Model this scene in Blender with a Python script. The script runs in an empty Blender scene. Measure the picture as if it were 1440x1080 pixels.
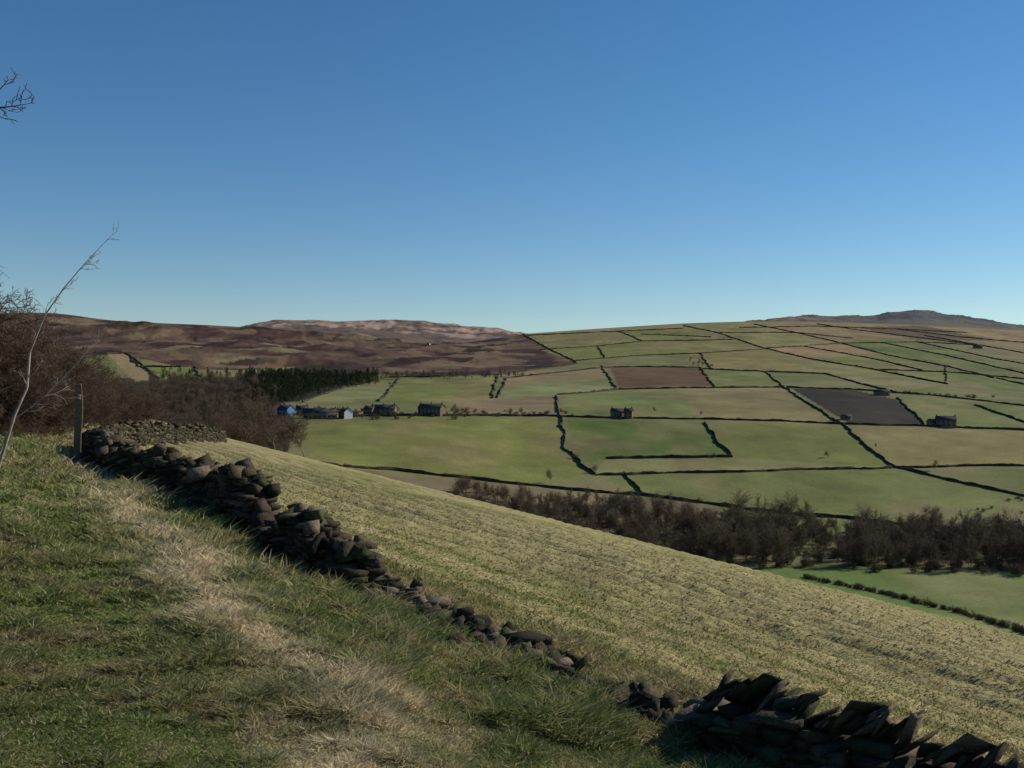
import bpy, math, numpy as np
from mathutils import Vector, Matrix
rng = np.random.default_rng(7)
F = 1400.0   # focal length in image pixels (35 mm lens on 36 mm / 1440)
scene = bpy.context.scene

# ------------------------------------------------------------------ helpers
def sstep(a, b, x):
    t = np.clip((x - a) / (b - a), 0, 1); return t * t * (3 - 2 * t)
def vnoise(x, y, seed=0):
    x = np.asarray(x, float); y = np.asarray(y, float)
    xi = np.floor(x); yi = np.floor(y); fx = x - xi; fy = y - yi
    fx = fx * fx * (3 - 2 * fx); fy = fy * fy * (3 - 2 * fy)
    def h(a, b):
        s = np.sin(a * 127.1 + b * 311.7 + seed * 74.7) * 43758.5453
        return s - np.floor(s)
    return (h(xi, yi) * (1 - fx) + h(xi + 1, yi) * fx) * (1 - fy) + (h(xi, yi + 1) * (1 - fx) + h(xi + 1, yi + 1) * fx) * fy
def fbm(x, y, seed=0, o=4):
    a = 0.5; s = 0; n = 0
    for i in range(o):
        s = s + a * vnoise(x * 2 ** i + 13.7 * i, y * 2 ** i - 7.1 * i, seed + i); n += a; a *= 0.5
    return s / n
def cellhash(a, b, seed=0):
    s = np.sin(np.floor(a) * 91.3 + np.floor(b) * 47.7 + seed * 3.3) * 9631.77
    return s - np.floor(s)
def mix(a, b, m):
    return a + (b - a) * m[..., None]
def make_mesh(name, V, faces, mat=None, cols=None, smooth=False):
    me = bpy.data.meshes.new(name)
    V = np.ascontiguousarray(V, dtype=np.float32).reshape(-1, 3)
    faces = np.ascontiguousarray(faces, dtype=np.int32)
    k = faces.shape[1]
    me.vertices.add(len(V)); me.vertices.foreach_set("co", V.ravel())
    me.loops.add(faces.size); me.loops.foreach_set("vertex_index", faces.ravel())
    me.polygons.add(len(faces)); me.polygons.foreach_set("loop_start", np.arange(len(faces), dtype=np.int32) * k)
    me.update(calc_edges=True)
    if smooth:
        me.polygons.foreach_set("use_smooth", np.ones(len(faces), dtype=bool))
    if cols is not None:
        at = me.color_attributes.new("tint", 'FLOAT_COLOR', 'POINT')
        c4 = np.ones((len(V), 4), dtype=np.float32); c4[:, :3] = cols
        at.data.foreach_set("color", c4.ravel())
    if mat: me.materials.append(mat)
    return me
def add_obj(name, data, parent=None):
    ob = bpy.data.objects.new(name, data); scene.collection.objects.link(ob)
    if parent is not None: ob.parent = parent
    return ob

# ------------------------------------------------------------------ materials
def new_mat(name):
    m = bpy.data.materials.new(name); m.use_nodes = True
    nt = m.node_tree; b = nt.nodes["Principled BSDF"]
    b.inputs["Roughness"].default_value = 0.95
    b.inputs["Specular IOR Level"].default_value = 0.05
    return m, nt, b
def tint_mat(name, scales, amt=0.35, bump=0.0, bscale=20, bdist=0.02, rough=.95, transl=0.0):
    m, nt, b = new_mat(name); N = nt.nodes; L = nt.links
    at = N.new("ShaderNodeAttribute"); at.attribute_name = "tint"
    tc = N.new("ShaderNodeTexCoord"); cur = at.outputs["Color"]
    for s in scales:
        nz = N.new("ShaderNodeTexNoise"); nz.inputs["Scale"].default_value = s; nz.inputs["Detail"].default_value = 5
        nz.inputs["Roughness"].default_value = .65
        L.new(tc.outputs["Object"], nz.inputs["Vector"])
        mr = N.new("ShaderNodeMapRange"); mr.inputs[1].default_value = .25; mr.inputs[2].default_value = .75
        mr.inputs[3].default_value = 1 - amt; mr.inputs[4].default_value = 1 + amt
        L.new(nz.outputs["Fac"], mr.inputs[0])
        vm = N.new("ShaderNodeVectorMath"); vm.operation = 'SCALE'
        L.new(cur, vm.inputs[0]); L.new(mr.outputs[0], vm.inputs["Scale"]); cur = vm.outputs[0]
    L.new(cur, b.inputs["Base Color"]); b.inputs["Roughness"].default_value = rough
    if bump:
        nz = N.new("ShaderNodeTexNoise"); nz.inputs["Scale"].default_value = bscale; nz.inputs["Detail"].default_value = 6
        L.new(tc.outputs["Object"], nz.inputs["Vector"])
        bp = N.new("ShaderNodeBump"); bp.inputs["Strength"].default_value = bump; bp.inputs["Distance"].default_value = bdist
        L.new(nz.outputs["Fac"], bp.inputs["Height"]); L.new(bp.outputs[0], b.inputs["Normal"])
    if transl:
        tr = N.new("ShaderNodeBsdfTranslucent"); L.new(cur, tr.inputs["Color"])
        mx = N.new("ShaderNodeMixShader"); mx.inputs[0].default_value = transl
        L.new(b.outputs[0], mx.inputs[1]); L.new(tr.outputs[0], mx.inputs[2])
        L.new(mx.outputs[0], N["Material Output"].inputs["Surface"])
    return m
def plain_mat(name, c1, c2, scale=3, bump=.3, bdist=.02, rough=.9):
    m, nt, b = new_mat(name); N = nt.nodes; L = nt.links
    tc = N.new("ShaderNodeTexCoord"); nz = N.new("ShaderNodeTexNoise")
    nz.inputs["Scale"].default_value = scale; nz.inputs["Detail"].default_value = 6
    L.new(tc.outputs["Object"], nz.inputs["Vector"])
    cr = N.new("ShaderNodeValToRGB"); cr.color_ramp.elements[0].position = .35; cr.color_ramp.elements[1].position = .65
    cr.color_ramp.elements[0].color = (*c1, 1); cr.color_ramp.elements[1].color = (*c2, 1)
    L.new(nz.outputs["Fac"], cr.inputs[0]); L.new(cr.outputs[0], b.inputs["Base Color"])
    b.inputs["Roughness"].default_value = rough
    bp = N.new("ShaderNodeBump"); bp.inputs["Strength"].default_value = bump; bp.inputs["Distance"].default_value = bdist
    L.new(nz.outputs["Fac"], bp.inputs["Height"]); L.new(bp.outputs[0], b.inputs["Normal"])
    return m
M_land = tint_mat("pasture_and_moor", [0.02, 0.6, 7.0], amt=.22, bump=.6, bscale=9, bdist=.06)
M_grass = tint_mat("grass_blades", [3.0], amt=.2, transl=.4)
M_stone = tint_mat("gritstone", [7.0, 40.0], amt=.4, bump=.8, bscale=35, bdist=.015)
M_farstone = plain_mat("old_field_wall_stone", (.030, .027, .018), (.068, .058, .040), .6)
M_twig = plain_mat("winter_twigs", (.090, .068, .045), (.185, .138, .092), .35)
M_shrub = plain_mat("scrub_twigs", (.085, .068, .042), (.165, .128, .082), .35)
M_twig_red = plain_mat("hawthorn_twigs", (.075, .052, .036), (.15, .105, .074), 2)
M_bark = plain_mat("pale_bark", (.20, .16, .14), (.32, .27, .24), 8)
M_pine = plain_mat("pine_needles", (.020, .032, .016), (.052, .062, .028), .3)
M_wood = plain_mat("weathered_wood", (.10, .078, .048), (.17, .13, .088), 14, .5, .01)
M_hwall = plain_mat("gritstone_masonry", (.13, .10, .07), (.22, .17, .12), 2)
M_white = plain_mat("whitewash", (.60, .60, .58), (.7, .7, .68), 2)
M_bluew = plain_mat("pale_blue_render", (.12, .20, .38), (.16, .26, .46), 2)
M_slate = plain_mat("stone_slate", (.035, .036, .04), (.07, .07, .075), 2)
M_brick = plain_mat("reddish_stone", (.20, .10, .07), (.27, .14, .10), 2)
M_glass = plain_mat("window_glass", (.02, .025, .03), (.03, .035, .04), 2, 0, .0, .2)

# ------------------------------------------------------------------ terrain
NX, NY = 0.81, 0.59          # downhill direction of the near hillside; wall runs along (-NY, NX)
ROWS = {
 280: [(0,650),(200,655),(400,690),(600,790),(720,840),(900,860),(1060,862),(1250,866),(1440,872)],
 350: [(0,645),(200,650),(400,690),(600,760),(720,790),(900,800),(1060,797),(1250,800),(1440,806)],
 420: [(0,640),(200,645),(400,670),(600,712),(733,735),(900,748),(1060,755),(1250,764),(1440,772)],
 500: [(0,625),(200,625),(400,640),(600,668),(733,685),(900,698),(1060,706),(1250,720),(1440,730)],
 600: [(0,605),(200,605),(400,605),(600,618),(733,635),(900,642),(1060,646),(1250,658),(1440,668)],
 720: [(0,585),(200,580),(400,578),(600,578),(733,586),(900,590),(1060,594),(1250,605),(1440,612)],
 900: [(0,550),(200,545),(400,550),(600,552),(733,555),(900,558),(1060,560),(1250,565),(1440,572)],
 1200: [(0,515),(200,515),(400,525),(600,527),(733,530),(900,530),(1060,530),(1250,535),(1440,540)],
 1600: [(0,480),(200,490),(400,500),(600,505),(733,508),(900,505),(1060,503),(1250,506),(1440,512)],
 2100: [(0,452),(200,466),(400,478),(600,490),(733,485),(900,480),(1060,475),(1250,478),(1440,485)],
 2600: [(-100,445),(50,436),(90,438),(150,448),(200,451),(300,455),(420,462),(500,468),(600,481),(650,482),(733,467),(830,460),(960,452),(1080,448),(1200,451),(1300,455),(1440,463)],
 3200: [(0,450),(200,462),(400,472),(600,488),(733,480),(960,462),(1200,460),(1300,461),(1440,468)],
 4500: [(0,460),(330,462),(352,456),(375,451),(385,447),(440,446),(480,448),(500,447),(560,445),(600,446),(608,450),(640,452),(655,456),(700,459),(724,466),(760,470),(800,468),(900,460),(1000,455),(1080,446),(1140,441),(1200,442),(1235,441),(1252,436),(1290,431),(1315,434),(1325,438),(1380,447),(1440,456),(1500,462)],
 5600: [(0,480),(1440,480)],
}
ys = np.exp(np.linspace(math.log(0.8), math.log(7000), 780))
us = np.concatenate([np.linspace(-2.5, -.64, 40), np.linspace(-.62, .62, 1000), np.linspace(.64, 2.5, 40)])
U, Y = np.meshgrid(us, ys)            # rows: y, cols: u
X = U * Y
def gsmooth(a, sig, axis):
    r = int(3 * sig) + 1; k = np.exp(-.5 * (np.arange(-r, r + 1) / sig) ** 2); k /= k.sum()
    pad = [(0, 0)] * a.ndim; pad[axis] = (r, r)
    return np.apply_along_axis(lambda m: np.convolve(m, k, 'valid'), axis, np.pad(a, pad, mode='edge'))
Ds = sorted(ROWS)
rowv = np.array([(540 - np.interp(us * F + 720, [a for a, b in ROWS[d]], [b for a, b in ROWS[d]])) / F for d in Ds])
sm = []
for k_, d_ in enumerate(Ds):
    r_ = rowv[k_:k_ + 1]; sm.append(np.concatenate([r_[:, :40], gsmooth(r_[:, 40:-40], 2 if d_ >= 4500 else 8, 1), r_[:, -40:]], 1))
rowv = np.concatenate(sm, 0)
lD = np.log(np.array(Ds, float)); ly = np.log(ys)
j = np.clip(np.searchsorted(lD, ly) - 1, 0, len(Ds) - 2)
f = np.clip((ly - lD[j]) / (lD[j + 1] - lD[j]), 0, 1)[:, None]
Vfar = rowv[j] * (1 - f) + rowv[j + 1] * f
Vfar = gsmooth(Vfar, 4, 0)
# relief: gullies on the moor, gentle undulation elsewhere
PXg = U * F + 720
moorish = sstep(800, 640, PXg) * sstep(900, 1300, Y) * (1 - sstep(2300, 2550, Y))
Vfar += (fbm(X / 170, Y / 240, 3) - .5) * (26 * moorish) / F
Vfar += (fbm(X / 45, Y / 80, 13) - .5) * (8 * moorish) / F
Vfar += (fbm(X / 90, Y / 110, 5) - .5) * 4.0 * sstep(500, 900, Y) * (1 - sstep(2300, 2550, Y)) / F
Vfar += (fbm(X / 160, Y / 700, 9, 5) - .5) * 6.0 * sstep(3300, 4200, Y) / F
# rocky buttresses just below the far edge
Vfar += (fbm(X / 35, Y / 160, 19, 3) - .5) * 6.0 * sstep(3500, 3900, Y) * (1 - sstep(4250, 4450, Y)) / F
def near_h(x, y):
    p = NX * x + NY * y; t = -NY * x + NX * y
    z = -1.6 - .198 * p - .001 * np.where(p > 0, p, 0) ** 2 + .0455 * t
    pc = 2.4 + .14 * (np.clip(t, 0, 16) - 4.5)
    z = z + .13 * np.exp(-((p - pc) / 1.1) ** 2) * (1 - sstep(12, 20, t))
    near = 1 - sstep(60, 150, y)
    z = z + (fbm(x * .45, y * .45, 21) - .5) * .22 * near * sstep(1, 5, y)
    z = z + (fbm(x * 2.2, y * 2.2, 22) - .5) * .10 * (1 - sstep(25, 60, y))
    w = p / 1.25 + 1.1 * fbm(x * .10, y * .10, 30) + .25 * fbm(x * .8, y * .8, 31)
    z = z + .10 * np.sin(2 * np.pi * w) * sstep(7, 14, p) * sstep(.25, .55, fbm(x * .05, y * .05, 33) + .12)
    return z
Vn = near_h(X, Y) / Y
w = sstep(150, 270, Y)
V = Vn * (1 - w) + Vfar * w
Z = V * Y

def z_at(x, y):
    x = np.asarray(x, float); y = np.maximum(np.asarray(y, float), .81)
    u = np.clip(x / y, us[0], us[-1] - 1e-6)
    i = np.clip(np.searchsorted(us, u) - 1, 0, len(us) - 2)
    jj = np.clip(((np.log(y) - ly[0]) / (ly[1] - ly[0])).astype(int), 0, len(ys) - 2)
    fu = (u - us[i]) / (us[i + 1] - us[i]); fy = (y - ys[jj]) / (ys[jj + 1] - ys[jj])
    return (Z[jj, i] * (1 - fu) + Z[jj, i + 1] * fu) * (1 - fy) + (Z[jj + 1, i] * (1 - fu) + Z[jj + 1, i + 1] * fu) * fy
def pixel_to_ground(px, py, dmin=285, dmax=5000):
    """casts the ray of an image pixel (px, py) onto the terrain -> world x, y"""
    u = (px - 720) / F; v = (540 - py) / F
    i = int(np.clip(np.searchsorted(us, u) - 1, 0, len(us) - 2)); fu = (u - us[i]) / (us[i + 1] - us[i])
    col = V[:, i] * (1 - fu) + V[:, i + 1] * fu
    ok = np.where((ys >= dmin) & (col >= v))[0]
    k = ok[0] if len(ok) else np.searchsorted(ys, 2550)
    if ys[k] > dmax: k = np.searchsorted(ys, dmax)
    if len(ok) and k > 0 and col[k] > col[k - 1] and ys[k - 1] >= dmin:
        g = np.clip((v - col[k - 1]) / (col[k] - col[k - 1]), 0, 1); y = ys[k - 1] + g * (ys[k] - ys[k - 1])
    else: y = ys[k]
    return u * y, y
def line_world(pts, dmin=285, dmax=2560, step=12.0):
    out = []
    for (a, b), (c, d) in zip(pts[:-1], pts[1:]):
        n = max(2, int(math.hypot(c - a, d - b) / step))
        for k in range(n): out.append(pixel_to_ground(a + (c - a) * k / n, b + (d - b) * k / n, dmin, dmax))
    out.append(pixel_to_ground(*pts[-1], dmin, dmax))
    return np.array(out)
def inside(poly, x, y):
    res = np.zeros(x.shape, bool); n = len(poly)
    for k in range(n):
        x1, y1 = poly[k]; x2, y2 = poly[(k + 1) % n]
        if y1 == y2: continue
        c = ((y1 > y) != (y2 > y)) & (x < (x2 - x1) * (y - y1) / (y2 - y1) + x1)
        res ^= c
    return res

# ---- ground colours (base reflectance)
A = lambda *c: np.array(c, float)
def near_colour(x, y):
    p = NX * x + NY * y; t = -NY * x + NX * y
    n1 = fbm(x * .7, y * .7, 41); n2 = fbm(x * 3.3, y * 3.3, 42); n3 = fbm(x * .15, y * .15, 43)
    c = np.broadcast_to(A(.150, .180, .048), x.shape + (3,)).copy()
    c = mix(c, A(.25, .225, .095), sstep(.42, .68, n1) * .75)
    c = mix(c, A(.38, .31, .17), sstep(.52, .74, n2) * .6)
    c = mix(c, A(.075, .105, .030), sstep(.46, .30, n2) * .6)
    c = mix(c, A(.10, .08, .045), sstep(.46, .66, n2 * .5 + n1 * .5) * np.exp(-((p - 1.35) / .5) ** 2) * .6)
    pc = 2.3 + .15 * (t - 4.5)
    s = np.exp(-((p - pc - (n1 - .5) * 1.2) / .38) ** 2) * (1 - .6 * sstep(10, 16, t))
    s = np.clip(s * (.0 + n2 * 2.0), 0, 1)
    c = mix(c, A(.54, .45, .29), s)
    bank = sstep(pc + .5, pc + .9, p) * (1 - sstep(4.8, 5.2, p))
    c = mix(c, A(.105, .145, .040), bank * .6 * sstep(.65, .4, n2))
    # rough field below the wall
    wv = p / 1.25 + 1.1 * fbm(x * .10, y * .10, 30) + .25 * fbm(x * .8, y * .8, 31)
    st = .5 + .5 * np.sin(2 * np.pi * wv + 1.0)
    fc = mix(np.broadcast_to(A(.175, .172, .062), x.shape + (3,)), A(.37, .30, .150), np.clip(st * .7 + sstep(.4, .8, n1) * .15, 0, 1))
    fc = mix(fc, A(.150, .165, .052), sstep(.5, .7, n3) * .5)
    c = mix(c, fc, sstep(4.9, 5.6, p))
    c = mix(c, A(.28, .24, .12), sstep(24, 34, t) * (1 - sstep(10, 20, p)) * .6)
    return c
C = near_colour(X, Y)
far = ys > 230
xf, yf = X[far], Y[far]
n = fbm(xf / 60, yf / 60, 50); nb = fbm(xf / 14, yf / 14, 51)
cf = mix(np.broadcast_to(A(.135, .145, .052), xf.shape + (3,)), A(.19, .165, .08), sstep(.35, .7, n))
G1 = (.105, .145, .038); G2 = (.145, .162, .050); G3 = (.195, .187, .075); T1 = (.25, .185, .097); T2 = (.19, .135, .075); B1 = (.105, .070, .040); DK = (.030, .022, .017)
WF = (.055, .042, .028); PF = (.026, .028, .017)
MOOR = [(-120,560),(140,500),(160,498),(280,520),(340,520),(440,514),(530,526),(600,529),(700,526),(812,512),(800,500),(770,488),(733,467),(650,478),(600,475),(420,461),(200,451),(-120,430)]
PARCELS = [
 ([(1060,793),(1440,800),(1500,900),(1440,905),(1060,870)], (.145,.180,.048)),
 ([(440,653),(740,683),(835,668),(815,655),(795,630),(788,588),(480,587),(430,600)], G2),
 ([(440,655),(740,685),(900,700),(1000,712),(1100,770),(400,700)], T2),
 ([(797,592),(990,595),(1028,643),(850,645),(815,655)], G1),
 ([(990,595),(1190,598),(1220,630),(1250,658),(1035,645)], G2),
 ([(850,645),(1030,643),(1250,658),(1000,664),(835,668)], G3),
 ([(835,668),(1000,664),(1250,658),(1440,700),(1440,745),(1260,738),(1080,722),(900,697)], (.145,.153,.052)),
 ([(1200,600),(1440,606),(1440,655),(1260,658),(1220,630)], (.165,.152,.062)),
 ([(790,555),(960,546),(975,588),(795,586)], G2),
 ([(960,546),(1100,545),(1160,582),(1190,597),(975,588)], (.19,.172,.075)),
 ([(1112,546),(1200,548),(1262,562),(1300,598),(1195,596),(1160,575)], DK),
 ([(1262,562),(1310,556),(1440,572),(1440,603),(1300,598)], G2),
 ([(858,516),(985,517),(1000,543),(870,547)], B1),
 ([(985,517),(1080,522),(1105,545),(1000,543)], G2),
 ([(712,532),(850,517),(868,547),(790,556),(700,560)], G3),
 ([(700,528),(760,520),(850,516),(856,530),(710,542)], T1),
 ([(560,533),(700,529),(690,562),(540,565)], G2),
 ([(420,565),(480,545),(560,533),(540,565)], G3),
 ([(640,562),(785,558),(788,584),(640,584)], T2),
 ([(740,472),(870,466),(960,462),(1075,490),(985,497),(900,500),(805,508)], G3),
 ([(760,492),(905,480),(985,497),(900,500),(810,508)], G2),
 ([(870,466),(960,462),(1030,478),(905,480)], G2),
 ([(740,470),(830,461),(960,453),(960,461),(870,465)], T1),
 ([(985,497),(1075,491),(1160,525),(1000,520)], G3),
 ([(1075,490),(1180,483),(1230,496),(1140,505)], T1),
 ([(1075,490),(1140,505),(1230,520),(1330,540),(1260,552),(1160,526)], G3),
 ([(1140,505),(1230,496),(1330,515),(1400,532),(1330,540)], G2),
 ([(1180,483),(1290,481),(1440,520),(1440,560),(1250,500)], (.102,.142,.044)),
 ([(960,455),(1060,450),(1180,452),(1180,482),(1075,489),(1010,468)], G3),
 ([(1040,452),(1180,451),(1300,455),(1440,464),(1440,492),(1300,472),(1180,480),(1120,470)], T1),
 ([(1200,460),(1300,458),(1400,480),(1290,478)], B1),
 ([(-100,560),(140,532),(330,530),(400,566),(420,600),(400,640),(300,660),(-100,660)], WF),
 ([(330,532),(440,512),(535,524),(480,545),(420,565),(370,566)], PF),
]
PW = []
for pts, col in PARCELS:
    PW.append((line_world(pts + [pts[0]], dmin=(200 if pts[0][1] > 780 else 285), step=8), col))
moorP = line_world(MOOR + [MOOR[0]], step=8)
m = inside(moorP, xf, yf)
m |= (yf > 1900) & (xf / yf < (733 - 720) / F)
wx = xf + 70 * (fbm(xf / 120, yf / 120, 60) - .5); wy = yf + 110 * (fbm(xf / 120, yf / 120, 61) - .5)
ch = cellhash((wx * .9 + wy * .4) / 75, (wy * .9 - wx * .4) / 130, 4)
ch2 = cellhash((wx * .9 - wy * .3) / 45, (wy * .9 + wx * .3) / 90, 8)
mc = np.broadcast_to(A(.070, .037, .031), xf.shape + (3,)).copy()
mc = mix(mc, A(.16, .105, .066), sstep(.62, .65, ch) * .85)
mc = mix(mc, A(.034, .019, .018), sstep(.56, .60, ch2) * .9)
mc = mix(mc, A(.18, .145, .078), sstep(.88, .90, ch2) * .9)
mc = mix(mc, A(.13, .09, .055), sstep(.48, .62, fbm(xf / 40, yf / 130, 66)) * .55)
mc = mc * (.6 + .8 * nb)[..., None]
cf[m] = mc[m]
prng = np.random.default_rng(3)
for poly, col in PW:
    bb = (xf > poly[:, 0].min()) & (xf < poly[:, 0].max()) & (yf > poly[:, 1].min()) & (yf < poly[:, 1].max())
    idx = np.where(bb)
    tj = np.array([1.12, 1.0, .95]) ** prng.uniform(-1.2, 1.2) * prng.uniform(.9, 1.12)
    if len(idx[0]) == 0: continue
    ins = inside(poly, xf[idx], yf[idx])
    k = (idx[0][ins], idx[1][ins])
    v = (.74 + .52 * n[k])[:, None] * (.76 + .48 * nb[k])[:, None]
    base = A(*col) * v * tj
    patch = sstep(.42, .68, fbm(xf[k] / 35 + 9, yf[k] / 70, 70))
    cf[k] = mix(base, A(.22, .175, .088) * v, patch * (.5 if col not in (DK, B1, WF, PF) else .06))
for pts, col in [([(150,497),(178,496),(225,534),(190,536)], T1), ([(196,516),(270,516),(280,528),(222,534)], G2)]:
    pw = line_world(pts + [pts[0]], step=5); k = inside(pw, xf, yf); cf[k] = A(*col)
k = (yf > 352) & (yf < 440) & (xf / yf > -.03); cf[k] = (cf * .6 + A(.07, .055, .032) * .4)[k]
# far gritstone edge beyond
fr = sstep(3000, 3400, yf)
lay = fbm(xf / 200, yf / 110, 80, 5); lay2 = fbm(xf / 40 + yf / 90, yf / 120, 81, 3)
rc = mix(np.broadcast_to(A(.32, .225, .17), xf.shape + (3,)), A(.15, .105, .082), sstep(.42, .58, lay))
rc = mix(rc, A(.085, .065, .058), sstep(.50, .62, lay2) * .75)
rc = mix(rc, mix(np.broadcast_to(A(.060, .072, .080), xf.shape + (3,)), A(.12, .10, .085), sstep(.4, .6, lay)), sstep(.26, .36, xf / yf))  # right-hand ridge: bluish distance haze mixed into the ground colour
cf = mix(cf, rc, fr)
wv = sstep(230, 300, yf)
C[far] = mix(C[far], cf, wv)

nr, nc = X.shape
VV = np.stack([X, Y, Z], -1).reshape(-1, 3)
idx = np.arange(nr * nc).reshape(nr, nc)
Fq = np.stack([idx[:-1, :-1], idx[:-1, 1:], idx[1:, 1:], idx[1:, :-1]], -1).reshape(-1, 4)
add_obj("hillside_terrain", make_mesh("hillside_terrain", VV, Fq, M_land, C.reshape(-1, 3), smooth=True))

# ------------------------------------------------------------------ grass
def make_grass(name, N, ymin, ymax, umax, hmin, hmax):
    iy = rng.uniform(1 / ymax, 1 / ymin, N); y = 1 / iy; x = rng.uniform(-umax, umax, N) * y
    p = NX * x + NY * y; t = -NY * x + NX * y
    keep = (np.abs(p - 5) > .22) | (t > 30) | ((t > 5.1) & (t < 9.4) & (rng.random(N) < .6))
    keep &= ~((p > 6) & (rng.random(N) < .5))
    x, y, p = x[keep], y[keep], p[keep]; N = len(x)
    z = z_at(x, y) - .008
    clump = fbm(x * 2.5, y * 2.5, 90); cl2 = fbm(x * 9, y * 9, 91)
    fld = sstep(5.5, 7, p)
    cl = .60 + 1.8 * sstep(.42, .72, clump * .6 + cl2 * .4)
    h = rng.uniform(hmin, hmax, N) * (cl * (1 - fld) + fld * (.40 + .35 * sstep(.3, .7, cl2))) * np.clip(.75 + y / 22, .9, 2.0)
    bank = sstep(2.6, 3.6, p) * (1 - sstep(5.5, 7, p)); h *= 1 + .6 * bank
    h *= 1 - .2 * np.exp(-((p - 1.2) / .7) ** 2)
    wd = np.clip(.0009 * y, .0026, .024) * rng.uniform(.7, 1.4, N)
    a = rng.uniform(0, 2 * np.pi, N); la = rng.uniform(0, 2 * np.pi, N); lean = rng.uniform(.5, 2.0, N) * h
    bx, by = np.cos(a) * wd, np.sin(a) * wd
    v0 = np.stack([x - bx, y - by, z], -1); v1 = np.stack([x + bx, y + by, z], -1)
    mx, my, mz = x + np.cos(la) * lean * .35, y + np.sin(la) * lean * .35, z + h * .65
    v2 = np.stack([mx + bx * .7, my + by * .7, mz], -1); v3 = np.stack([mx - bx * .7, my - by * .7, mz], -1)
    v4 = np.stack([x + np.cos(la) * lean, y + np.sin(la) * lean, z + h], -1)
    VV = np.stack([v0, v1, v2, v3, v4], 1).reshape(-1, 3)
    b = np.arange(N)[:, None] * 5
    T = np.concatenate([b + [0, 1, 2], b + [0, 2, 3], b + [3, 2, 4]], 0)
    c = near_colour(x, y) * rng.uniform(.9, 1.5, N)[:, None]
    dry = rng.random(N) < .17 * (1 - .6 * fld)
    c[dry] = A(.44, .37, .22) * rng.uniform(.7, 1.1, dry.sum())[:, None]
    add_obj(name, make_mesh(name, VV, T, M_grass, np.repeat(c, 5, 0)))
make_grass("grass", 950000, 2.9, 40, .60, .02, .05)

# ------------------------------------------------------------------ dry stone wall
tv = np.array([[i, j_, k] for i in (-1, 0, 1) for j_ in (-1, 0, 1) for k in (-1, 0, 1) if (i, j_, k) != (0, 0, 0)], float)
lut = {tuple(v.astype(int)): i for i, v in enumerate(tv)}
tf = []
for ax in range(3):
    o = [a for a in range(3) if a != ax]
    for s in (-1, 1):
        for a in (-1, 0):
            for b in (-1, 0):
                q = []
                for da, db in ((0, 0), (1, 0), (1, 1), (0, 1)):
                    c = [0, 0, 0]; c[ax] = s; c[o[0]] = a + da; c[o[1]] = b + db; q.append(lut[tuple(c)])
                if (s > 0) != (ax == 1): tf.append(q)
                else: tf.append(q[::-1])
tf = np.array(tf)
corn = np.array([[i, j_, k] for i in (-1, 1) for j_ in (-1, 1) for k in (-1, 1)], float)
Wt = np.prod(1 + tv[:, None, :] * corn[None], axis=2) / 8.0
cnt = np.abs(tv).sum(1)
def stones(cen, dim, ang, tilt, roll):
    N = len(cen)
    cj = corn[None] * (1 + rng.uniform(-.42, .14, (N, 8, 3)))
    v = np.einsum('ij,njk->nik', Wt, cj)
    v = v * (1 - .012 * (cnt - 1))[None, :, None] + rng.normal(0, .035, (N, 26, 3))
    v = v * dim[:, None, :]
    ct, st = np.cos(tilt)[:, None], np.sin(tilt)[:, None]
    x, z = v[..., 0] * ct + v[..., 2] * st, -v[..., 0] * st + v[..., 2] * ct
    y = v[..., 1]
    cr, sr = np.cos(roll)[:, None], np.sin(roll)[:, None]
    y, z = y * cr - z * sr, y * sr + z * cr
    ca, sa = np.cos(ang)[:, None], np.sin(ang)[:, None]
    x, y = x * ca - y * sa, x * sa + y * ca
    P = np.stack([x, y, z], -1) + cen[:, None, :]
    Fs = (np.arange(N)[:, None, None] * 26 + tf[None]).reshape(-1, 4)
    base = np.array([(.060, .048, .032), (.084, .066, .044), (.042, .035, .026), (.125, .10, .070), (.062, .066, .034)])[rng.integers(0, 5, N)]
    cc = base * rng.uniform(.6, 1.15, N)[:, None]
    return P.reshape(-1, 3), Fs, np.repeat(cc, 26, 0)
pt = lambda p, t: (NX * p - NY * t, NY * p + NX * t)
wpts = np.array([pt(5, -.6), pt(5.05, 2), pt(4.95, 4.5), pt(5.05, 7), pt(5, 10), pt(4.85, 12.5), pt(5.15, 15.5), pt(5.05, 19), pt(5.4, 23), (-11.2, 28), (-13.1, 36), (-15.3, 47), (-17.8, 61)])
seg = np.linalg.norm(np.diff(wpts, axis=0), axis=1); S = np.concatenate([[0], np.cumsum(seg)])
def wpos(s):
    x = np.interp(s, S, wpts[:, 0]); y = np.interp(s, S, wpts[:, 1])
    dx = np.interp(s + .3, S, wpts[:, 0]) - np.interp(s - .3, S, wpts[:, 0]); dy = np.interp(s + .3, S, wpts[:, 1]) - np.interp(s - .3, S, wpts[:, 1])
    return x, y, math.atan2(dy, dx)
def whgt(s):
    h = np.interp(s, [0, 3.0, 4.8, 5.2, 5.6, 6.5, 7.5, 9.0, 9.9, 10.4, 11.4, 12.3, 12.7, 13.3, 15, 16, 17.5, 19, 22, 24, 30, 62], [.56, .52, .42, .30, .08, .05, .12, .13, .18, .42, .54, .34, .48, .78, .70, .52, .66, .60, .55, .50, .56, .66])
    return h * (1 + .7 * (fbm(np.array([s * 1.3]), np.array([3.3]), 5)[0] - .5) * (1 if s > 5 else .3))
cen, dim, ang, til, rol = [], [], [], [], []
def put(c, d, a, t=0, r=0): cen.append(c); dim.append(d); ang.append(a); til.append(t); rol.append(r)
z1 = lambda x, y: float(z_at(np.array([x]), np.array([y]))[0])
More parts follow.
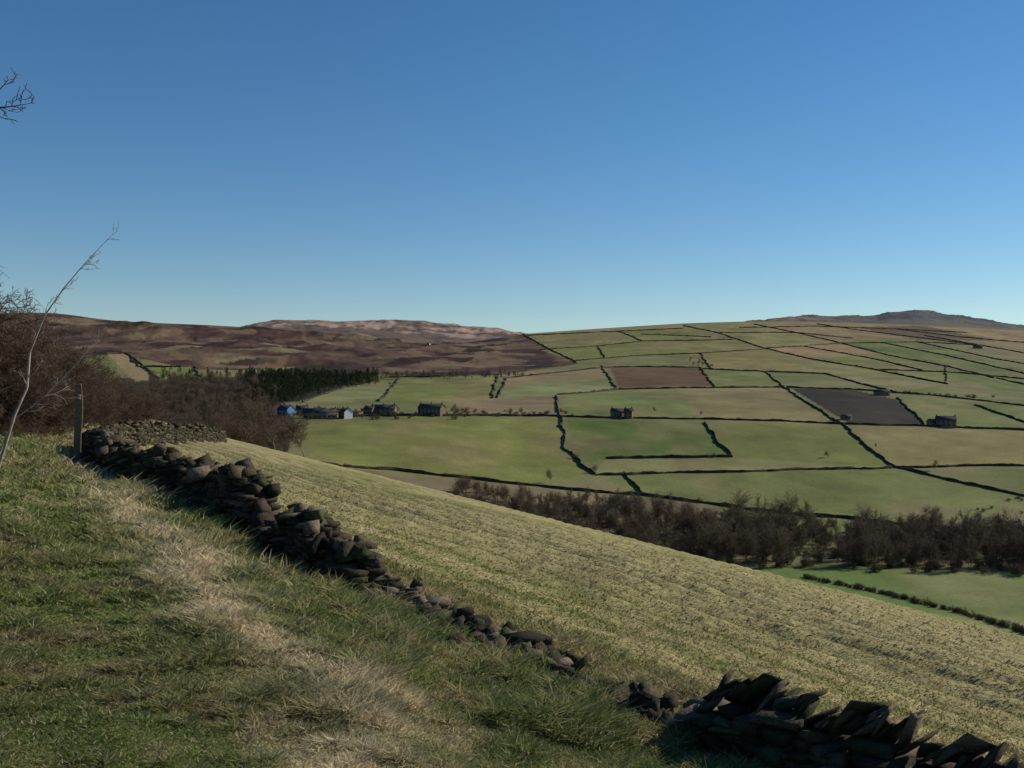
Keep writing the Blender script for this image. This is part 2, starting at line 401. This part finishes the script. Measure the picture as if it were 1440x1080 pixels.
for side in (-1, 1):
    ch_ = 0.0
    while ch_ < 1.0:
        th = rng.uniform(.016, .036); s = rng.uniform(0, .2)
        while s < S[-1]:
            L_ = rng.uniform(.05, .15) * (1 if s < 26 else 1.5); s += L_
            x, y, a = wpos(s); H = whgt(s)
            if ch_ + th < H + rng.uniform(-.08, .06) and H > .10:
                off = side * (.17 - .09 * ch_ / .8) + rng.normal(0, .028)
                x2 = x - math.sin(a) * off; y2 = y + math.cos(a) * off
                put((x2, y2, z1(x, y) - .05 + ch_ + th + rng.normal(0, .008)), (L_ * 1.1, rng.uniform(.11, .18), th * rng.uniform(1, 1.35)), a + rng.normal(0, .18), rng.normal(0, .11), rng.normal(0, .1))
            s += L_
        ch_ += th * 1.75
s = 0.0
while s < S[-1]:
    x, y, a = wpos(s); H = whgt(s)
    if s < 5.1:   # leaning slab coping
        hh = rng.uniform(.06, .17); th = rng.uniform(.009, .022); lean = -rng.uniform(.35, 1.05)
        put((x + rng.normal(0, .02), y + rng.normal(0, .02), z1(x, y) + H - .04 + hh * .65), (th, rng.uniform(.06, .16), hh), a + rng.normal(0, .3), lean, rng.normal(0, .22))
        s += rng.uniform(.026, .07)
    elif H > .3:
        hh = rng.uniform(.02, .085)
        put((x + rng.normal(0, .1), y + rng.normal(0, .1), z1(x, y) + H - .05 + hh * .5), (rng.uniform(.04, .14), rng.uniform(.06, .17), hh), a + rng.normal(0, .6), rng.normal(0, .7), rng.normal(0, .4))
        s += rng.uniform(.05, .13)
    else:
        if fbm(np.array([s * 1.6]), np.array([1.7]), 15)[0] > .38:
            hh = rng.uniform(.02, .075)
            put((x + rng.normal(0, .14), y + rng.normal(0, .14), z1(x, y) + H * .45), (rng.uniform(.03, .12), rng.uniform(.04, .11), hh), a + rng.normal(0, .8), rng.normal(0, .6), rng.normal(0, .4))
            s += rng.uniform(.025, .075)
        else: s += .08
for _ in range(360):
    s = rng.uniform(5.0, 13) if rng.random() < .7 else rng.uniform(13, 24)
    x, y, a = wpos(s); off = rng.normal(0, .26)
    x2 = x - math.sin(a) * off; y2 = y + math.cos(a) * off; q = rng.uniform(.02, .065)
    put((x2, y2, z1(x2, y2) + q * .35), (q * rng.uniform(1, 2.1), q * rng.uniform(.8, 1.4), q * rng.uniform(.3, .8)), rng.uniform(0, 6.28), rng.normal(0, .35), rng.normal(0, .35))
P, Fs, cc = stones(np.array(cen), np.array(dim), np.array(ang), np.array(til), np.array(rol))
add_obj("dry_stone_wall", make_mesh("dry_stone_wall", P, Fs, M_stone, cc))

# ------------------------------------------------------------------ far field walls
WALLS = [
 [(440,653),(560,662),(640,672),(740,682),(820,690),(900,697),(1000,708),(1080,722),(1180,728),(1260,738),(1330,743),(1460,745)],
 [(480,587),(560,585),(660,585),(780,586),(860,588),(1000,590),(1100,593),(1190,597),(1300,600),(1460,606)],
 [(780,558),(790,590),(795,630),(815,655),(835,667)],
 [(990,595),(1005,615),(1028,643)],
 [(850,645),(1030,643)], [(835,668),(1000,664),(1250,658)],
 [(1075,523),(1110,550),(1160,582),(1190,600),(1220,630),(1260,658),(1330,675),(1460,702)],
 [(735,470),(770,490),(812,510)], [(812,512),(700,527),(600,530),(540,531)],
 [(845,515),(860,535),(868,548)], [(700,560),(712,532),(850,517),(900,516),(985,517)],
 [(785,556),(870,548),(960,546),(1105,545)], [(985,517),(1003,543)], [(985,519),(1080,523),(1160,526)],
 [(1105,545),(1200,548),(1310,556),(1460,573)], [(960,458),(1010,468),(1075,490),(1140,505),(1230,520),(1330,540)],
 [(1180,482),(1250,500),(1330,515),(1400,532)], [(1240,482),(1330,500),(1460,530)],
 [(1075,490),(1130,487),(1180,483),(1290,481),(1380,486)], [(740,472),(870,466),(960,462)],
 [(760,492),(850,486),(905,480),(1030,478)], [(870,466),(905,480)], [(803,508),(900,500),(985,497),(1075,491)],
 [(1262,560),(1290,585),(1302,598)], [(1370,570),(1460,600)], [(1260,658),(1330,656),(1460,656)], [(880,668),(905,696)],
 [(560,533),(535,565)], [(700,529),(690,560)], [(425,566),(480,546),(540,533)], [(1300,472),(1460,500)], [(1330,515),(1330,540)],
 [(1400,532),(1460,545)], [(1160,526),(1260,553)], [(150,498),(178,497),(225,534)], [(178,497),(196,516),(272,516),(281,530)],
 [(470,662),(560,682),(655,705)], [(985,497),(1000,520)], [(840,486),(850,503)],
 [(1130,487),(1230,505),(1300,522)], [(1010,468),(1120,468),(1200,476)], [(1290,481),(1400,505),(1460,515)],
 [(1060,456),(1120,468),(1180,482)], [(1150,456),(1220,466),(1300,476),(1380,486)], [(1040,461),(1150,459),(1260,463),(1360,468)], [(1230,520),(1340,524),(1460,535)], [(900,470),(1000,474)], [(1260,463),(1350,474),(1440,482)],
]
hedgespots = []
for wi, pts in enumerate(WALLS):
    Wp = line_world(pts, step=6)
    keep = [0]
    for k in range(1, len(Wp)):
        if abs(Wp[k, 1] - Wp[keep[-1], 1]) < 350: keep.append(k)
    Wp = Wp[keep]
    if len(Wp) < 2: continue
    sg = np.linalg.norm(np.diff(Wp, axis=0), axis=1); SS = np.concatenate([[0], np.cumsum(sg)])
    n_ = max(3, int(SS[-1] / 2.2)); q = np.linspace(0, SS[-1], n_)
    x = np.interp(q, SS, Wp[:, 0]) + (fbm(q / 25, q * 0 + wi, 7) - .5) * 6; y = np.interp(q, SS, Wp[:, 1]) + (fbm(q / 25, q * 0 + wi + 50, 8) - .5) * 6
    dx = np.gradient(x); dy = np.gradient(y); l = np.hypot(dx, dy) + 1e-6; nx_, ny_ = -dy / l, dx / l
    zg = z_at(x, y); D = y.mean()
    h = (1.2 + D / 4200) * (.45 + 1.1 * fbm(q / 7, q * 0 + wi, 11)) + rng.uniform(-.2, .2, n_)
    hw = .38 + D / 6500
    Vw = np.stack([np.stack([x + nx_ * a * hw, y + ny_ * a * hw, zg + b], -1) for a, b in ((-1, -.6), (-.6, h), (.6, h + .1), (1, -.6))], 1).reshape(-1, 3)
    b = (np.arange(n_ - 1) * 4)[:, None]
    Fw = np.concatenate([b + [k, k + 1, k + 5, k + 4] for k in range(3)], 0)
    add_obj("field_wall", make_mesh("field_wall", Vw, Fw, M_farstone))
    for k in range(n_):
        if rng.random() < (.02 if D < 900 else .003): hedgespots.append((x[k], y[k]))

# ------------------------------------------------------------------ trees
def nrm(v): return v / (np.linalg.norm(v) + 1e-9)
def grow(segs, base, d, length, r, lvl, cfg, g):
    nseg = cfg['n'][lvl]; p = base; r0 = r
    for i in range(nseg):
        d = nrm(d + g.normal(0, cfg['wig'], 3) + np.array([0, 0, cfg['up'][lvl]]))
        q = p + d * length / nseg; r1 = max(r0 * (cfg['tap']), cfg['rmin'])
        segs.append((p, q, r0, r1))
        if lvl < len(cfg['n']) - 1 and (lvl > 0 or i >= cfg['first']):
            for c in range(cfg['ch'][lvl]):
                ax = nrm(g.normal(0, 1, 3)); ax = nrm(ax - d * ax.dot(d)); an = g.uniform(*cfg['ang'])
                cd = d * math.cos(an) + ax * math.sin(an)
                grow(segs, p + (q - p) * g.uniform(.4, 1), cd, length * g.uniform(*cfg['len']) * (1 - .25 * i / nseg if lvl == 0 else 1), max(r1 * .6, cfg['rmin']), lvl + 1, cfg, g)
        p, r0 = q, r1
def segs_mesh(name, segs, mat, sides=3):
    P0 = np.array([s[0] for s in segs]); P1 = np.array([s[1] for s in segs]); R0 = np.array([s[2] for s in segs]); R1 = np.array([s[3] for s in segs])
    d = P1 - P0; d /= np.linalg.norm(d, axis=1)[:, None] + 1e-9
    up = np.where(np.abs(d[:, 2:3]) > .9, np.array([[1., 0, 0]]), np.array([[0, 0, 1.]]))
    a = np.cross(d, up); a /= np.linalg.norm(a, axis=1)[:, None]; b = np.cross(d, a)
    vs = []
    for P_, R_ in ((P0, R0), (P1, R1)):
        for k in range(sides):
            th = 2 * math.pi * k / sides
            vs.append(P_ + (a * math.cos(th) + b * math.sin(th)) * R_[:, None])
    Vt = np.stack(vs, 1).reshape(-1, 3); o = np.arange(len(segs))[:, None] * 2 * sides
    Fc = np.concatenate([o + [k, (k + 1) % sides, sides + (k + 1) % sides, sides + k] for k in range(sides)], 0)
    return make_mesh(name, Vt, Fc, mat)
def tree_mesh(seed, H=11, rmin=.022, spread=1.0, mat=M_twig, ch=(3, 3, 4)):
    g = np.random.default_rng(seed); segs = []
    cfg = dict(n=[5, 3, 2, 2], ch=list(ch), up=[.12, .12, .08, .02], wig=.14, tap=.78, rmin=rmin, first=1, ang=(.4, 1.1), len=(.42 * spread, .68 * spread))
    grow(segs, np.array([0, 0, -.3]), np.array([0, 0, 1.]), H * .68, H * .018, 0, cfg, g)
    return segs_mesh("bare_tree_form", segs, mat)
tree_forms = [tree_mesh(100 + i, H=9 + (i % 3) * 1.3, spread=.8 + .05 * i) for i in range(6)]
def bush_mesh(seed, H, rmin, mat, stems=7, n=(4, 3, 2, 1), ch=(2, 2, 2), spread=.9):
    g = np.random.default_rng(seed); segs = []
    cfg = dict(n=list(n), ch=list(ch), up=[.08, .03, .0, .0, 0], wig=.2, tap=.78, rmin=rmin, first=0, ang=(.4, 1.2), len=(.35, .6))
    for k in range(stems):
        a = g.uniform(0, 6.28); s = g.uniform(.1, .75) * spread
        grow(segs, np.array([math.cos(a) * .15 * H * s, math.sin(a) * .15 * H * s, -.1]), nrm(np.array([math.cos(a) * s, math.sin(a) * s, 1.])), H * g.uniform(.5, .9), H * .012, 0, cfg, g)
    return segs_mesh("bush_form", segs, mat)
bush_forms = [bush_mesh(200 + i, 4, .022, M_shrub, spread=1.3, stems=8) for i in range(4)]
def conifer_mesh(seed, H=12):
    g = np.random.default_rng(seed); vs = []; fs = []
    for _ in range(700):
        hh = g.uniform(.18, 1) ** .9; rad = (1 - hh) ** .5 * H * .27 + .2
        rr = rad * math.sqrt(g.uniform(.15, 1)) * (1 + .25 * math.sin(hh * 30 + seed)); a = g.uniform(0, 6.28)
        c = np.array([math.cos(a) * rr, math.sin(a) * rr, hh * H - rr * .2]); s = g.uniform(.25, .6)
        e1 = nrm(np.array([math.cos(a), math.sin(a), -.1]) + g.normal(0, .4, 3)) * s; e2 = nrm(g.normal(0, 1, 3)) * s * .7
        b = len(vs); vs += [c - e1 * .5 - e2 * .5, c + e1, c - e1 * .5 + e2]; fs.append([b, b + 1, b + 2])
    vs = np.array(vs); fs = np.array(fs)
    b = len(vs); ring = [np.array([math.cos(k * 2.09) * r, math.sin(k * 2.09) * r, z]) for r, z in ((.22, -.3), (.05, H * .95)) for k in range(3)]
    vs = np.concatenate([vs, ring]); fs = np.concatenate([fs, [[b, b + 1, b + 4], [b, b + 4, b + 3], [b + 1, b + 2, b + 5], [b + 1, b + 5, b + 4], [b + 2, b, b + 3], [b + 2, b + 3, b + 5]]])
    return make_mesh("conifer_form", vs, fs, M_pine)
con_forms = [conifer_mesh(300 + i) for i in range(4)]
def group(name):
    e = bpy.data.objects.new(name, None); scene.collection.objects.link(e); return e
def plant(forms, x, y, s, parent, nm, sz=None):
    ob = add_obj(nm, forms[rng.integers(len(forms))], parent)
    ob.location = (x, y, z1(x, y)); ob.rotation_euler = (rng.normal(0, .05), rng.normal(0, .05), rng.uniform(0, 6.28))
    ob.scale = (s * rng.uniform(.85, 1.2), s * rng.uniform(.85, 1.2), sz if sz else s * rng.uniform(.85, 1.15)); return ob
def scat(px0, px1, d0, d1, N, forms, parent, nm, s0, s1, cond=None):
    k = 0
    while k < N:
        px = rng.uniform(px0, px1); D = rng.uniform(d0, d1)
        if cond and not cond(px, D): continue
        plant(forms, (px - 720) / F * D, D, s0 + (s1 - s0) * rng.random() ** 1.5, parent, nm); k += 1
wood = group("valley_woodland")
scat(880, 1560, 352, 440, 600, tree_forms, wood, "bare_tree", .45, 1.4, lambda px, D: fbm(np.array([px / 60.]), np.array([D / 25.]), 4)[0] > .36)
scat(640, 900, 380, 475, 210, tree_forms, wood, "bare_tree", .5, 1.0)
scat(660, 1560, 345, 460, 520, bush_forms, wood, "shrub", .6, 1.3)
scat(1280, 1560, 440, 490, 50, tree_forms, wood, "bare_tree", .4, .7)
lw = group("moor_foot_woodland")
scat(150, 400, 420, 980, 760, tree_forms, lw, "bare_tree", .7, 1.2, lambda px, D: (px > 210 or D < 800) and (px < 350 + rng.uniform(0, 50) or D < 620))
scat(150, 410, 420, 900, 240, bush_forms, lw, "shrub", .8, 1.5, lambda px, D: (px < 350 or D < 600))
scat(230, 560, 960, 1150, 60, tree_forms, lw, "bare_tree", .6, .9)
pw_ = group("pine_plantation")
scat(345, 532, 760, 1160, 700, con_forms, pw_, "pine_tree", .4, 1.0, lambda px, D: D > 760 + max(0, px - 400) * 2.2 + rng.uniform(-30, 60))
scat(225, 345, 980, 1150, 40, con_forms, pw_, "pine_tree", .4, .8)
hg = group("field_edge_shrubs")
for (x, y) in hedgespots: plant(bush_forms, x, y + rng.uniform(-1, 1), rng.uniform(.3, .75) * (1 if y < 900 else 1.1), hg, "shrub")
for _ in range(120):
    px = rng.uniform(500, 740); x, y = pixel_to_ground(px, 530 + rng.normal(0, 2)); plant(tree_forms, x, y, rng.uniform(.35, .75), hg, "bare_tree")
for _ in range(30):
    px = rng.uniform(640, 800); x, y = pixel_to_ground(px, rng.uniform(578, 586)); plant(bush_forms, x, y, rng.uniform(.3, .8), hg, "shrub")
for _ in range(30):
    px = rng.uniform(1200, 1400); x, y = pixel_to_ground(px, 550 + (px - 1200) * .05 + rng.normal(0, 1)); plant(bush_forms, x, y, rng.uniform(.4, .8), hg, "shrub")
for _ in range(14):
    x, y = pixel_to_ground(rng.uniform(970, 1003), rng.uniform(506, 518)); plant(tree_forms, x, y, rng.uniform(.4, .7), hg, "bare_tree")
for _ in range(60):
    x, y = pixel_to_ground(rng.uniform(390, 660), rng.uniform(576, 590)); plant(bush_forms, x, y, rng.uniform(.4, 1.0), hg, "shrub")
for _ in range(12):
    x, y = pixel_to_ground(rng.uniform(1300, 1440), rng.uniform(700, 735)); plant(bush_forms, x, y, rng.uniform(.3, .7), hg, "shrub")
for px, py, s in [(1130, 752, 1.45), (1165, 644, .45), (1315, 662, .75), (1232, 630, .35), (985, 585, .4), (838, 665, .5), (775, 680, .6), (920, 580, .4), (1180, 790, .9), (1250, 775, .9), (318, 592, 1.2), (510, 590, .5), (640, 578, .6)]:
    x, y = pixel_to_ground(px, py); plant(tree_forms, x, y, s, None, "bare_tree")
small_tree = [tree_mesh(150 + i, H=6, rmin=.014, spread=.98) for i in range(2)]
for px, D, s in [(430, 122, .95), (386, 128, 1.15), (372, 135, .9)]:
    plant(small_tree, (px - 720) / F * D, D, s, None, "bare_tree")
for px, D, s in [(345, 112, .95), (330, 118, .8), (358, 120, .8)]:
    plant([bush_mesh(230 + int(px), 3.4, .010, M_twig_red, spread=1.3, stems=9, n=(4, 3, 3, 1), ch=(2, 2, 2))], (px - 720) / F * D, D, s, None, "shrub")
hd = group("meadow_hedge")
hw_ = line_world([(1130, 812), (1230, 832), (1340, 860), (1480, 900)], dmin=190, step=3)
for k in range(len(hw_)):
    for _ in range(2): plant(bush_forms, hw_[k, 0] + rng.normal(0, .8), hw_[k, 1] + rng.normal(0, .8), rng.uniform(.12, .42), hd, "shrub")

# near hawthorns at the left
near_b = [bush_mesh(400 + i, 3.4, .0048, M_twig_red, stems=12, n=(5, 4, 3, 2, 1), ch=(2, 2, 2, 2), spread=1.2) for i in range(3)]
for px, D, s in [(-35, 27, .90), (15, 30, .92), (40, 29, .8), (70, 33, .80), (108, 38, .70), (150, 46, .6), (185, 60, .6), (-80, 24, 1.05), (45, 38, .95), (205, 75, .6), (-10, 24, .6), (60, 27, .5), (130, 60, .95), (165, 80, .9)]:
    plant(near_b, (px - 720) / F * D, D, s, None, "hawthorn_bush", s)
def near_tree(name, spine, r0, mat, seed, ch=2, sub=.35, rmin=.004, skip=0):
    g = np.random.default_rng(seed); segs = []
    P_ = [np.array(p, float) for p in spine]; n_ = len(P_)
    cfg = dict(n=[3, 2, 1], ch=[1, 1], up=[.15, .1, .0], wig=.22, tap=.7, rmin=rmin, first=0, ang=(.4, .9), len=(.35, .6))
    for i in range(n_ - 1):
        ra = r0 * (1 - i / (n_ - 1)) + rmin; rb = r0 * (1 - (i + 1) / (n_ - 1)) + rmin
        segs.append((P_[i], P_[i + 1], ra, rb))
        if i >= skip:
            for _ in range(ch):
                d = nrm(P_[i + 1] - P_[i]); ax = nrm(g.normal(0, 1, 3)); ax = nrm(ax - d * ax.dot(d)); an = g.uniform(.4, .9)
                grow(segs, P_[i] + (P_[i + 1] - P_[i]) * g.random(), d * math.cos(an) + ax * math.sin(an), sub * g.uniform(.5, 1.3), rb * .55 + rmin * .5, 0, cfg, g)
    return segs_mesh(name, segs, mat, 5)
def pixel_at_depth(px, py, D): return ((px - 720) / F * D, D, (540 - py) / F * D)  # world point on the ray of an image pixel at depth D
b0 = pixel_at_depth(-12, 612, 13); b0 = (b0[0], b0[1], z1(b0[0], b0[1]) - .1)
add_obj("bare_sapling", near_tree("bare_sapling", [b0, pixel_at_depth(20, 585, 13), pixel_at_depth(38, 545, 13.1), pixel_at_depth(42, 495, 13.2), pixel_at_depth(62, 445, 13.2), pixel_at_depth(90, 405, 13.3), pixel_at_depth(118, 372, 13.4), pixel_at_depth(152, 336, 13.5)], .020, M_bark, 5, sub=.28, ch=2, skip=2, rmin=.003))
b1 = pixel_at_depth(-20, 616, 14); b1 = (b1[0], b1[1], z1(b1[0], b1[1]) - .1)
add_obj("bare_sapling", near_tree("bare_sapling", [b1, pixel_at_depth(20, 590, 14), pixel_at_depth(60, 560, 14), pixel_at_depth(100, 520, 14.1), pixel_at_depth(135, 480, 14.2)], .013, M_bark, 9, sub=.36, ch=2, skip=1, rmin=.003))
tr = (-8.4, 10.5); zt = z1(*tr)
ov = group("overhanging_hawthorn_tree")
o1 = add_obj("trunk", near_tree("trunk", [(tr[0], tr[1], zt - .2), (tr[0] + .1, tr[1], zt + 1.5), (tr[0] - .1, tr[1], 1.4), (tr[0] + .3, tr[1] - .1, 2.6), (tr[0] + .2, tr[1], 4.2)], .12, M_twig_red, 11, ch=5, sub=.8, skip=1), ov)
o2 = add_obj("branch", near_tree("branch", [(tr[0] - .1, tr[1], 1.4), pixel_at_depth(-190, 230, 10.3), pixel_at_depth(-120, 195, 10.2), pixel_at_depth(-60, 175, 10.1), pixel_at_depth(-25, 162, 10), pixel_at_depth(-6, 152, 10), pixel_at_depth(15, 150, 10), pixel_at_depth(40, 146, 10)], .026, M_twig_red, 16, ch=3, sub=.22, skip=2, rmin=.003), ov)
o3 = add_obj("branch_upper", near_tree("branch_upper", [(tr[0] + .1, tr[1], 2.1), pixel_at_depth(-120, 195, 10.2), pixel_at_depth(-60, 170, 10.1), pixel_at_depth(-20, 150, 10), pixel_at_depth(-2, 128, 10), pixel_at_depth(12, 112, 10)], .018, M_twig_red, 21, ch=2, sub=.16, skip=2, rmin=.003), ov)

# ------------------------------------------------------------------ footpath post
def box_mesh(name, x0, x1, y0, y1, z0, z1_, mat):
    v = np.array([(x, y, z) for z in (z0, z1_) for x, y in ((x0, y0), (x1, y0), (x1, y1), (x0, y1))])
    f_ = np.array([(0, 3, 2, 1), (4, 5, 6, 7), (0, 1, 5, 4), (1, 2, 6, 5), (2, 3, 7, 6), (3, 0, 4, 7)])
    return make_mesh(name, v, f_, mat)
import bmesh
px_, D_ = 110, 19.6
x0, y0 = (px_ - 720) / F * D_, D_
bm = bmesh.new(); bmesh.ops.create_cube(bm, size=1)
for v in bm.verts:
    v.co.x *= .14; v.co.y *= .14; v.co.z = v.co.z * 1.7
bmesh.ops.subdivide_edges(bm, edges=[e for e in bm.edges if abs(e.verts[0].co.z - e.verts[1].co.z) > 1], cuts=6)
for v in bm.verts:
    if v.co.z > .8: v.co.x *= .8; v.co.y *= .8; v.co.z += .03 * (v.co.x > 0)
    v.co.x += .012 * math.sin(v.co.z * 5) ; v.co.y += .01 * math.cos(v.co.z * 4)
bmesh.ops.bevel(bm, geom=list(bm.edges), offset=.012, segments=1, affect='EDGES')
me = bpy.data.meshes.new("footpath_post"); bm.to_mesh(me); bm.free(); me.materials.append(M_wood)
post = add_obj("footpath_post", me); post.location = (x0, y0, z1(x0, y0) + .68); post.rotation_euler = (0, math.radians(1), .4)
wm = add_obj("waymark_plate", box_mesh("waymark_plate", -.045, .045, -.092, -.083, .55, .66, M_wood), post)

# ------------------------------------------------------------------ houses
def house(name, px, py, L=12, W=7, E=5, R=2.6, rot=0., wall=M_hwall, gable=None, chim=2, nwin=4, D=None):
    if D is None: x, y = pixel_to_ground(px, py)
    else: x, y = (px - 720) / F * D, D
    e = group(name); e.location = (x, y, z1(x, y) - .2); e.rotation_euler = (0, 0, rot)
    h = lambda n, me: add_obj(n, me, e)
    v = np.array([(-L/2,-W/2,-1),(L/2,-W/2,-1),(L/2,W/2,-1),(-L/2,W/2,-1),(-L/2,-W/2,E),(L/2,-W/2,E),(L/2,W/2,E),(-L/2,W/2,E)])
    h("walls", make_mesh("walls", v, np.array([(0,1,5,4),(1,2,6,5),(2,3,7,6),(3,0,4,7)]), wall))
    gm = gable or wall
    for sx, nm in ((-1, "gable_left"), (1, "gable_right")):
        X0 = sx * (L / 2 + .03)
        gv = np.array([(X0,-W/2,-1),(X0,W/2,-1),(X0,W/2,E),(X0,0,E+R-.05),(X0,-W/2,E)])
        h(nm, make_mesh(nm, gv, np.array([(0,1,2,3,4)]), gm))
    o = .35; k = R / (W / 2)
    rv = np.array([(-L/2-o,-W/2-o,E-o*k),(L/2+o,-W/2-o,E-o*k),(L/2+o,0,E+R),(-L/2-o,0,E+R),(L/2+o,W/2+o,E-o*k),(-L/2-o,W/2+o,E-o*k)])
    rv = np.concatenate([rv, rv + np.array([0, 0, .22])])
    h("roof", make_mesh("roof", rv, np.array([(6,7,8,9),(9,8,10,11),(0,1,7,6),(1,2,8,7),(2,4,10,8),(4,5,11,10),(5,3,9,11),(3,0,6,9)]), M_slate))
    for c in range(chim):
        cx = (-L / 2 + .6) + c * (L - 1.2) / max(1, chim - 1)
        h("chimney_%d" % (c + 1), box_mesh("chimney", cx - .45, cx + .45, -.35, .35, E + R - .6, E + R + 1.3, wall))
    for i in range(nwin):
        cx = -L / 2 + (i + .5) * L / nwin
        for lv, zz in enumerate((.9, 3.3)):
            if zz + 1.3 > E: continue
            h("window_%d_%d" % (i + 1, lv + 1), box_mesh("window", cx - .5, cx + .5, -W/2 - .05, -W/2 - .02, zz, zz + 1.25, M_glass))
    h("door", box_mesh("door", -.45, .45, -W/2 - .07, -W/2 - .02, 0, 2.0, M_wood))
house("stone_cottage", 402, 584, 10, 7, 4.6, 2.6, -.6, M_bluew, M_bluew)
house("terraced_houses", 450, 588, 22, 7, 4.2, 2.6, .12, M_hwall, M_hwall, 4, 7)
house("stone_cottage", 486, 588, 8, 6.5, 4.6, 2.6, -.9, M_hwall, M_white)
house("stone_cottage", 425, 583, 8, 6, 4, 2.4, .3, M_hwall, M_white)
house("stone_farmhouse", 540, 583, 17, 7, 4.6, 2.6, -.12, M_hwall, None, 3, 5)
house("stone_cottage", 520, 583, 7, 6, 4, 2.2, -.4)
house("stone_farmhouse", 607, 583, 19, 7, 5, 2.8, -.5, M_hwall, None, 3, 6)
house("stone_barn", 868, 586, 9, 6, 4, 2.4, .1, M_hwall, None, 1, 2)
house("stone_cottage", 884, 588, 6, 6, 5, 2.4, -.3, M_brick, M_brick, 2, 2)
house("stone_barn", 1190, 590, 7, 5, 2.5, 1.6, .2, M_hwall, None, 0, 2)
house("stone_farmhouse", 1330, 600, 14, 8, 5.2, 3.0, -.35, M_hwall, None, 2, 4)
house("stone_barn", 1312, 598, 7, 6, 3, 2, .2, M_hwall, None, 0, 2)
house("stone_cottage", 1420, 752, 9, 6, 4, 2.4, -.2, M_hwall, M_hwall)
house("moorland_farmhouse", 603, 485, 5, 4, 2.6, 1.6, -.5, M_hwall, M_white, 1, 2)
house("stone_barn", 1240, 556, 14, 7, 3.5, 2.2, -.1, M_hwall, None, 0, 3)
house("stone_farmhouse", 1375, 490, 16, 8, 5, 2.6, -.1)

# ------------------------------------------------------------------ sun, sky, camera
EL, AZ = math.radians(29), math.radians(63)
sd = Vector((math.sin(AZ) * math.cos(EL), math.cos(AZ) * math.cos(EL), math.sin(EL)))
sl = bpy.data.lights.new("sun", 'SUN'); sl.energy = 5.0; sl.angle = math.radians(.5); sl.color = (1, .93, .80)
so = add_obj("sun", sl); so.rotation_euler = sd.to_track_quat('Z', 'Y').to_euler()
wd = bpy.data.worlds.new("World"); scene.world = wd; wd.use_nodes = True
nt = wd.node_tree; bg = nt.nodes["Background"]
sk = nt.nodes.new("ShaderNodeTexSky"); sk.sky_type = 'NISHITA'; sk.sun_disc = False
sk.sun_elevation = EL; sk.sun_rotation = AZ; sk.altitude = 300; sk.air_density = 1.0; sk.dust_density = .0; sk.ozone_density = 3.5
hs = nt.nodes.new("ShaderNodeHueSaturation"); hs.inputs["Saturation"].default_value = 1.22
nt.links.new(sk.outputs[0], hs.inputs["Color"]); nt.links.new(hs.outputs[0], bg.inputs[0]); bg.inputs[1].default_value = .092
cd = bpy.data.cameras.new("camera"); cam = add_obj("camera", cd); cd.lens = 35; cd.sensor_width = 36
cam.location = (0, 0, 0); cam.rotation_euler = (math.radians(90), 0, 0); cd.clip_start = .05; cd.clip_end = 20000
scene.camera = cam
scene.view_settings.view_transform = 'Standard'; scene.view_settings.look = 'None'; scene.view_settings.exposure = 0
